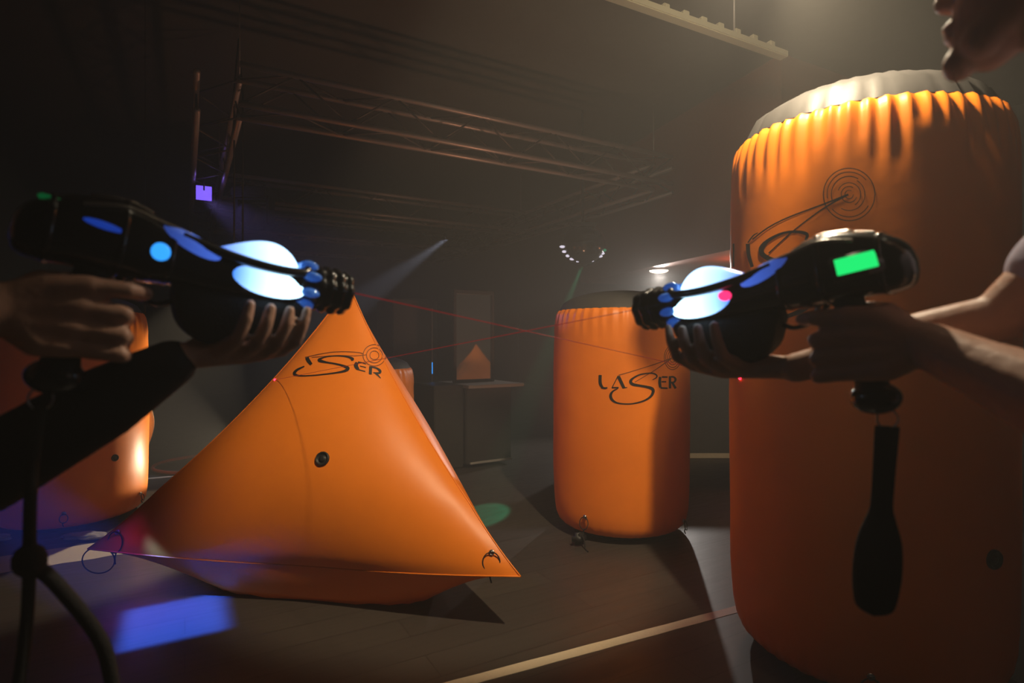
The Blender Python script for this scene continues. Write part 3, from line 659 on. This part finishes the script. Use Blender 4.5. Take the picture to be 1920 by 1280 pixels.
def make_gun(F, label, near):
    """near: +1 if the shown side is the gun's left (y+), -1 otherwise"""
    root = empty('laser_gun', F[0], quat_from(F[1], F[2], F[3])); tag(root, label, 'laser gun')
    g = G()
    g.grid(loft(smooth_st([(-50.2, -1.5, 1.2, 1.0), (-49.4, -1.2, 3.2, 2.6), (-47, -0.6, 4.6, 3.7), (-43, 0.2, 5.3, 4.3), (-38, 0.4, 5.9, 4.5), (-34, -0.1, 5.5, 4.3), (-30, -1.0, 4.2, 4.0), (-25, -1.8, 3.6, 3.8), (-19, -2.1, 3.3, 3.9), (-12, -2.0, 3.1, 4.0), (-10.5, -1.3, 3.2, 3.9), (-9.2, -1.0, 2.9, 3.4)])), True, True, True)
    g.build('body', M['gun'], root)
    for xb in (-46.0, -37.5, -31.2):
        st = smooth_st([(-50.2, -1.5, 1.2, 1.0), (-49.4, -1.2, 3.2, 2.6), (-47, -0.6, 4.6, 3.7), (-43, 0.2, 5.3, 4.3), (-38, 0.4, 5.9, 4.5), (-34, -0.1, 5.5, 4.3), (-30, -1.0, 4.2, 4.0), (-25, -1.8, 3.6, 3.8)], 12)
        q = min(st, key=lambda t: abs(t[0] - xb)); rows = [[V((p.x + dx/100, p.y, p.z)) for p in loft([(q[0], q[1], q[2] + e, q[3] + e)])[0]] for dx, e in ((-0.5, -0.3), (-0.4, 0.16), (0.4, 0.16), (0.5, -0.3))]
        g = G(); g.grid(rows, True); g.build('panel_band', M['gun'], root)
    # ridge between dome and side lenses
    for s_ in (-1, 1):
        g = G(); g.tube(bez([V((-.30, s_*.034, .024)), V((-.24, s_*.037, .012)), V((-.17, s_*.041, .005)), V((-.11, s_*.038, .008)), V((-.092, s_*.028, .018))]), [0.0085]*49, 8); g.build('rib', M['gun'], root)
    # ribbed muzzle
    g = G(); rows = []
    prof = [(-9.6, 3.3), (-8.6, 3.3), (-7.6, 3.5), (-7.0, 4.0), (-6.2, 4.1), (-5.6, 3.8), (-5.2, 4.2), (-4.4, 4.3), (-4.1, 3.9), (-3.4, 4.0), (-3.2, 4.3), (-2.2, 4.3), (-2.0, 3.8), (-1.4, 3.9), (-1.1, 4.1), (-0.2, 3.9), (0.0, 3.4), (0.0, 2.4), (-1.5, 2.0), (-1.5, 0.05)]
    for x, r in prof: rows.append([V((x/100, r*(1 + 0.05*cos(8*2*pi*k/40))*cos(2*pi*k/40)/100, (-0.6 + r*(1 + 0.05*cos(8*2*pi*k/40))*sin(2*pi*k/40))/100)) for k in range(40)])
    g.grid(rows); g.build('muzzle', M['gun'], root)
    # collar of clear blue pieces
    for k in range(8):
        g = G(); a = 2*pi*(k + .5)/8; g.ball((-.086, cos(a)*.038, -.008 + sin(a)*.038), 0.019, 0.009, 0.012, Matrix.Rotation(a - pi/2, 3, 'X'), 12); g.build('collar_lens', M['collar'], root)
    # dome on top
    rows = []
    for i in range(25):
        t = i/24; x = -26.6 + 16.8*t; h = 5.2*(sin(pi*t**1.35)**0.62 if 0 < t < 1 else 0)*(0.55 + 0.5*t) + 0.15; wd = 2.75*(sin(pi*(0.02 + 0.96*t))**0.5)*(0.75 + .25*t) + 0.1
        rows.append([V((x/100, wd*cos(pi*k/20)/100, (1.1 + max(h, .15)*sin(pi*k/20) - 0.05*t)/100)) for k in range(21)] + [V((x/100, 0, 0.006))])
    g = G(); g.grid(rows, True, True, True); g.build('lamp_dome', M['dome'], root)
    for s_ in (-1, 1):
        g = G(); g.ball((-.160, s_*.0335, -.0205), 0.066, 0.012, 0.0235, Matrix.Rotation(radians(3), 3, 'Y'), 28); g.build('side_lens', M['lens'], root)
        g = G(); g.ball((-.210, s_*.0385, -.013), 0.014, 0.0065, 0.010, Matrix.Rotation(radians(-4), 3, 'Y'), 14); ro = g.build('red_led', M['red_led'], root) if near > 0 else None
        g = G(); g.ball((-.285, s_*.0275, .015), 0.052, 0.016, 0.017, Matrix.Rotation(radians(20), 3, 'Y'), 24); g.build('rear_lens', M['lens_dim'], root)
        g = G(); g.tube(bez([V((-.43, s_*.036, .036)), V((-.38, s_*.037, .046)), V((-.335, s_*.034, .038)), V((-.29, s_*.033, .030))]), 0.0038, 8); g.build('silver_trim', M['trim'], root)
    g = G(); g.tube(bez([V((-.455, .012, .046)), V((-.41, .0, .058)), V((-.37, 0, .0615)), V((-.34, 0, .055))]), [0.003]*10 + [0.006]*17 + [0.004]*10, 8); g.build('silver_trim', M['trim'], root)
    # screen on the rear, facing the shooter's left/back
    Rs = Matrix.Rotation(radians(-14), 3, 'Z') @ Matrix.Rotation(radians(12), 3, 'X')
    s_ = near
    Ry = Matrix.Rotation(radians(6), 3, 'Y')
    Rs = Ry @ Matrix.Rotation(radians(16*s_), 3, 'Z') @ Matrix.Rotation(radians(18*s_), 3, 'X')
    if near > 0:
        g = G(); g.box((-.433, s_*.0445, -.004), 0.072, 0.012, 0.044, Rs, 0.003); g.build('bezel', M['gun'], root)
        g = G(); g.box(V((-.433, s_*.0445, -.004)) + Rs @ V((0, s_*0.0058, 0)), 0.056, 0.002, 0.029, Rs, 0.0006); g.build('screen', M['screen'], root, smooth=False)
    else:
        g = G(); g.box((-.465, s_*.022, .034), 0.03, 0.012, 0.008, Rs, 0.003); g.build('glint', mat('dim_green_glimmer', (0, .1, .03), .4, emit=(0.0, 0.16, 0.04), es=0.35), root)  # glowing piece added in place of the screen's green glimmer
        g = G(); g.ball((-.327, s_*.0415, -.009), 0.014, 0.005, 0.014, None, 18); g.build('button', M['blue_btn'], root)
        g = G(); g.ball((-.40, s_*.043, .010), 0.028, 0.004, 0.006, Matrix.Rotation(radians(8), 3, 'Y'), 14); g.build('side_light', mat('dim_blue_light', (0.01, .05, .3), .4, emit=(0.01, 0.06, 0.5), es=0.5), root)
    # forend, trigger guard, trigger, grip
    g = G(); g.grid(loft(smooth_st([(-29.5, -6.0, 1.2, 2.0), (-28, -7.6, 3.6, 2.6), (-24, -8.8, 4.9, 2.9), (-19, -8.8, 4.8, 3.0), (-12, -7.2, 3.4, 2.9), (-9, -5.8, 2.2, 2.4), (-8, -5.2, 1.0, 1.4)])), True, True, True); g.build('forend', M['gun_grip'], root)
    g = G(); g.tube(bez([V((-.375, 0, -.050)), V((-.345, 0, -.078)), V((-.31, 0, -.085)), V((-.285, 0, -.07))]), 0.0045, 8); g.build('trigger_guard', M['gun'], root)
    g = G(); g.tube(bez([V((-.358, 0, -.045)), V((-.352, 0, -.062)), V((-.345, 0, -.078))]), 0.005, 8); g.build('trigger', M['steel'], root)
    g = G(); g.chain([(V((-.400, 0, -.045)), .024), (V((-.412, 0, -.11)), .020), (V((-.418, 0, -.175)), .021), (V((-.420, 0, -.205)), .027)]); g.build('grip', M['gun_grip'], root)
    g = G(); g.ball((-.422, 0, -.213), 0.037, 0.028, 0.026, None, 24); g.build('grip_cap', M['gun'], root)
    return root
gunL = make_gun(FL, 'black laser gun held by the left player, aimed right, glowing blue-white', -1)
gunR = make_gun(FR, 'black laser gun held by the right player, aimed left, with green screen', 1)

# hanging wrist strap of the right gun and of the left gun (vertical, so built in world axes)
def rt(F, x, y, z): return F[0] + F[1]*x + F[2]*y + F[3]*z
def hang(name, F, label, paddle):
    p = rt(F, -.435, 0.0, -.238); root = empty(name, p); tag(root, label, 'wrist strap')
    view = V((p.x, p.y, 0)).normalized(); side = V((view.y, -view.x, 0))
    g = G(); g.tube([V((0, 0, -0.008)) + side*(0.014*cos(a)) + V((0, 0, 0.016*sin(a))) for a in [2*pi*k/24 for k in range(24)]], 0.0016, 7, closed=True); g.build('split_ring', M['steel'], root)
    rows = []
    if paddle:
        prof = [(-.020, .016), (-.03, .0165), (-.09, .0155), (-.145, .0155), (-.165, .02), (-.20, .030), (-.24, .0335), (-.275, .032), (-.305, .027), (-.315, .018), (-.318, .005)]
        for z, w_ in [(q.x, q.y) for q in bez([V((a, b, 0)) for a, b in prof], 4)]:
            sh = side*(-0.018*min(1, max(0, (-z - .02)/.3)))
            th = 0.004 if z > -.15 else 0.004 + 0.006*min(1, (-z - .15)/.08)
            rows.append([sh + side*(w_*cos(2*pi*k/16)) + view*(th*sin(2*pi*k/16)) + V((0, 0, z)) for k in range(16)])
        g = G(); g.grid(rows, True, True, True); g.build('webbing', M['web'], root)
    else:
        g = G(); g.tube(bez([V((0, 0, -.02)), side*-.01 + V((0, 0, -.12)), side*-.012 + V((0, 0, -.22))]), 0.008, 8); g.build('webbing', M['web'], root)
        k0 = side*-.012 + V((0, 0, -.235))
        g = G(); g.ball(k0, 0.022, 0.02, 0.024, None, 14); g.build('knot', M['web'], root)
        g = G(); g.tube(bez([k0, k0 + side*-.004 + V((0, 0, -.10)), k0 + side*-.02 + V((0, 0, -.24))]), 0.008, 8); g.build('tail', M['web'], root)
        g = G(); g.tube(bez([k0, k0 + side*.035 + V((0, 0, -.05)), k0 + side*.085 + V((0, 0, -.15)), k0 + side*.10 + V((0, 0, -.26))]), 0.010, 8); g.build('tail', M['web'], root)
    return root
hang('wrist_strap', FR, 'black paddle-shaped wrist strap hanging from the right gun', True)
hang('wrist_strap', FL, 'knotted black strap with two tails hanging from the left gun', False)

# ------------------------------------------------------------------ players
def person(F, near, name, label, wristG, elbowG, shG, wristS, elbowS, shS, head, face, hipc, floorY, shirt, trousers, longS, longG, gun_label=None):
    """G = hand on the grip (near side of the camera), S = supporting hand; F gun frame; near = +1 when y+ is the shown side"""
    root = empty(name, (hipc[0], hipc[1], 0)); tag(root, label, 'person'); O = root.location.copy()
    def L(x, y, z): return rt(F, x/100, near*y/100, z/100) - O
    def Wd(p): return V(p) - O
    g = G()
    # ---- grip hand
    zz = (-8.0, -11.1, -14.2, -17.0); wrG = Wd(wristG)
    for k, z in enumerate(zz):
        r = (1.28, 1.34, 1.30, 1.18)[k]/100
        mcp = L(-40.6 - 0.35*k, 3.9 - 0.15*k, z); 
        if k == 0: pts = [(mcp, r*1.12), (L(-36.0, 4.0, z + .4), r), (L(-33.4, 1.9, z + .6), r*.9), (L(-33.6, -.4, z + .3), r*.8)]
        else: pts = [(mcp, r*1.15), (L(-36.2 + .25*k, 4.0, z - .2), r*1.02), (L(-36.3 + .3*k, -0.6, z - .4) + (L(1, 0, 0) - L(0, 0, 0))*1.2, r*.92), (L(-39.0, -2.9, z - .4), r*.82)]
        g.chain(pts)
        g.chain([(mcp, r*1.3), (L(-45.2, 3.1, z*0.85 - 2.3), 0.020), (wrG, 0.029)])
    g.chain([(wrG, 0.022), (L(-46.0, 1.6, -8.2), 0.016), (L(-43.5, -2.4, -6.9), 0.0115), (L(-40.0, -3.6, -6.2), 0.0100), (L(-37.4, -3.7, -6.0), 0.0088)])
    # forearm, upper arm
    eG = Wd(elbowG); sG = Wd(shG); mG = wrG.lerp(eG, 0.6)
    g.chain([(wrG, 0.034), (wrG.lerp(eG, .25), 0.040), (mG, 0.056), (eG, 0.052), (eG.lerp(sG, .5), 0.054), (sG, 0.056)])
    # ---- supporting hand, palm under the forend, fingers up the shown side
    wrS = Wd(wristS)
    for k, x in enumerate((-19.6, -16.2, -12.9, -9.9)):
        r = (1.16, 1.2, 1.14, 1.0)[k]/100; dz = (0, 0.0, 0.3, 1.1)[k]
        mcp = L(x - 1.4, 1.3, -14.2 + dz)
        g.chain([(mcp, r*1.2), (L(x - .3, 4.7, -12.6 + dz), r*1.03), (L(x + .3, 5.3, -9.2 + dz), r*.95), (L(x + .7, 4.9, -6.5 + dz*.8), r*.8)])
        g.chain([(mcp, r*1.35), (L(x*.55 - 11.5, 0.2, -15.0), 0.014), (wrS, 0.020)])
    g.chain([(wrS, 0.021), (L(-23.5, -2.6, -14.0), 0.016), (L(-20.5, -4.9, -10.8), 0.012), (L(-17.6, -5.2, -8.0), 0.0100), (L(-15.6, -4.9, -6.2), 0.0085)])
    eS = Wd(elbowS); sS = Wd(shS)
    g.chain([(wrS, 0.026), (wrS.lerp(eS, .3), 0.029), (wrS.lerp(eS, .65), 0.040), (eS, 0.037), (eS.lerp(sS, .5), 0.045), (sS, 0.055)])
    # ---- torso, neck, head
    hip = Wd(hipc); sc = (sG + sS)/2; lat = (sG - sS).normalized(); fw = Wd(face).normalized() if False else V(face).normalized()
    up = V((0, 0, 1)); hd = Wd(head)
    def ell(G_, a, b, r, wd, n=5):
        for k in range(n):
            t = -1 + 2*k/(n - 1); G_.cone(a + lat*wd*t*.9, b + lat*wd*t, r, r)
    ell(g, hip + up*0.0, hip.lerp(sc, .45), 0.10, 0.07); ell(g, hip.lerp(sc, .45), sc - up*0.06, 0.10, 0.10)
    g.chain([(sG, 0.055), (sc + up*0.02, 0.07), (sS, 0.055)])
    g.chain([(sc + up*0.0, 0.07), (hd - up*0.07 - fw*0.02, 0.060)]); g.chain([(sG.lerp(sc, .45) + up*.01, .06), (sc.lerp(hd, .35), .058), (sS.lerp(sc, .45) + up*.01, .06)])
    g.ball(hd + up*0.035 - fw*0.012, 0.078, 0.095, 0.085, Matrix((fw.cross(up), fw, up)).transposed(), 24)
    Rh = Matrix((fw.cross(up), fw, up)).transposed()
    def H(x, y, z): return hd + Rh @ V((x, y, z))
    g.chain([(H(0, .03, -.02), .066), (H(0, .055, -.075), .042)])              # face and jaw
    for s_ in (-1, 1):
        g.chain([(H(s_*.05, -.01, -.035), .028), (H(s_*.025, .06, -.09), .023)])   # jaw line
        g.chain([(H(s_*.012, .088, .028), .013), (H(s_*.045, .075, .026), .012)])  # brow
        g.ball(H(s_*.04, .07, -.012), .02); 
        g.ball(H(s_*.083, -.012, -.005), .008, .017, .028, Rh, 12)               # ear
    g.chain([(H(0, .088, .02), .009), (H(0, .102, -.014), .013)]); g.ball(H(0, .096, -.02), .018, .012, .010, Rh, 12)   # nose
    g.ball(H(0, .094, -.052), .024, .012, .007, Rh, 12); g.ball(H(0, .092, -.064), .021, .012, .008, Rh, 12)              # lips
    g.ball(H(0, .086, -.100), .026, .020, .022, Rh, 12)                                                                    # chin
    # ---- legs
    lr = V((lat.x, lat.y, 0)).normalized(); ff = V((fw.x, fw.y, 0)).normalized()
    legs = []
    for s_ in (-1, 1):
        hj = hip + lr*0.09*s_ - up*0.03; kn = V((hj.x, hj.y, 0.50)) + ff*(0.06 + 0.06*s_) + lr*.02*s_; an = V((hj.x, hj.y, 0.09)) + ff*(-0.02 + 0.12*s_) + lr*.03*s_
        legs.append((hj, kn, an)); g.chain([(hj, .085), (hj.lerp(kn, .5), .073), (kn, .055), (kn.lerp(an, .35), .055), (an, .037)]); g.chain([(an - up*.04, .035), (an - up*.055 + ff*.13, .026)])
    body = g.build('body', M['skinL'], root); remesh(body, 0.0045, 3, .5)
    # ---- nails
    # ---- eyes and hair
    for s_ in (-1, 1):
        g = G(); g.ball(H(s_*.032, .079, .006), .0125, n=14); g.build('eye', M['eye'], root)
    g = G(); Rr = Rh; g.ball(H(0, -.016, .045), .086, .101, .088, Rr, 24, z0=-0.25); g.chain([(H(-.07, -.04, .0), .022), (H(0, -.095, -.02), .026), (H(.07, -.04, .0), .022)]); hair = g.build('hair', M['hair'], root); remesh(hair, 0.006, 2)
    # ---- clothes
    g = G()
    ell(g, hip - up*0.02, hip.lerp(sc, .45), 0.113, 0.075); ell(g, hip.lerp(sc, .45), sc - up*0.06, 0.113, 0.105)
    g.chain([(sG, 0.068), (sc + up*0.015, 0.082), (sS, 0.068)])
    def sleeve(w_, e_, s2, long_):
        if long_: g.chain([(w_.lerp(e_, .06), .040), (w_.lerp(e_, .4), .058), (e_, .064), (e_.lerp(s2, .5), .06), (s2, .068)])
        else: g.chain([(e_.lerp(s2, .32), .056), (e_.lerp(s2, .6), .06), (s2, .068)])
    sleeve(wrS, eS, sS, longS); sleeve(wrG, eG, sG, longG)
    c = g.build('shirt', shirt, root); remesh(c, 0.008, 3)
    g = G(); ell(g, hip - up*.08, hip + up*.03, 0.118, 0.07)
    for hj, kn, an in legs: g.chain([(hj, .10), (hj.lerp(kn, .5), .088), (kn, .07), (kn.lerp(an, .4), .066), (an + up*.0, .06)])
    c = g.build('trousers', trousers, root); remesh(c, 0.010, 3)
    for hj, kn, an in legs:
        g = G(); q = V((an.x, an.y, 0)); g.chain([(q + up*.065 - ff*.03, .045), (q + up*.045 + ff*.08, .042), (q + up*.036 + ff*.17, .034)])
        for i, v in enumerate(g.v): g.v[i] = V((v.x, v.y, max(v.z, 0.0)))
        c = g.build('shoe', M['shoe'], root)
    return root

person(FL, -1, 'person', 'player at the left edge in black top, two hands on a laser gun aimed right',
       wristG=rt(FL, -.500, -.020, -.125), elbowG=(-0.835, 0.60, 1.10), shG=(-0.80, 0.58, 1.37) if False else (-0.93, 0.50, 1.32),
       wristS=rt(FL, -.265, .005, -.165), elbowS=(-0.80, 0.87, 1.00), shS=(-1.10, 0.85, 1.28),
       head=(-1.02, 0.78, 1.54), face=(0.70, 0.70, -0.12), hipc=(-1.12, 0.52, 0.84), floorY=0, shirt=M['black_cloth'], trousers=M['denim'], longS=True, longG=False)
person(FR, 1, 'person', 'player at the right edge in pale top, two hands on a laser gun aimed left',
       wristG=rt(FR, -.500, .018, -.135), elbowG=(0.70, 0.56, 1.065), shG=(0.60, 0.47, 1.43),
       wristS=rt(FR, -.300, -.010, -.155), elbowS=(0.735, 0.872, 1.235), shS=(0.90, 0.77, 1.46),
       head=(0.638, 0.683, 1.668), face=(-0.67, 0.73, -0.1), hipc=(0.88, 0.52, 0.90), floorY=0, shirt=M['lilac'], trousers=M['denim'], longS=False, longG=False)

# ------------------------------------------------------------------ laser lines and dots
def laser(a, b, label, dlabel):
    d = (b - a).normalized()
    o = G(); o.tube([a + d*0.003, b - d*0.004], 0.0009, 6); q = o.build('laser_beam', M['laser'], loc=a); tag(q, label, 'laser beam')
    g = G(); g.ball(b - d*0.003, 0.0065, n=12); q = g.build('laser_dot', M['dot'], loc=b); tag(q, dlabel, 'laser dot')
laser(MR - aR*0.012, DR, 'thin red laser line from the right gun to the pyramid', 'red laser dot on the left slope of the pyramid')
laser(MLg - aL*0.012, DL, 'thin red laser line from the left gun to the tall barrel', 'red laser dot on the left edge of the tall barrel')
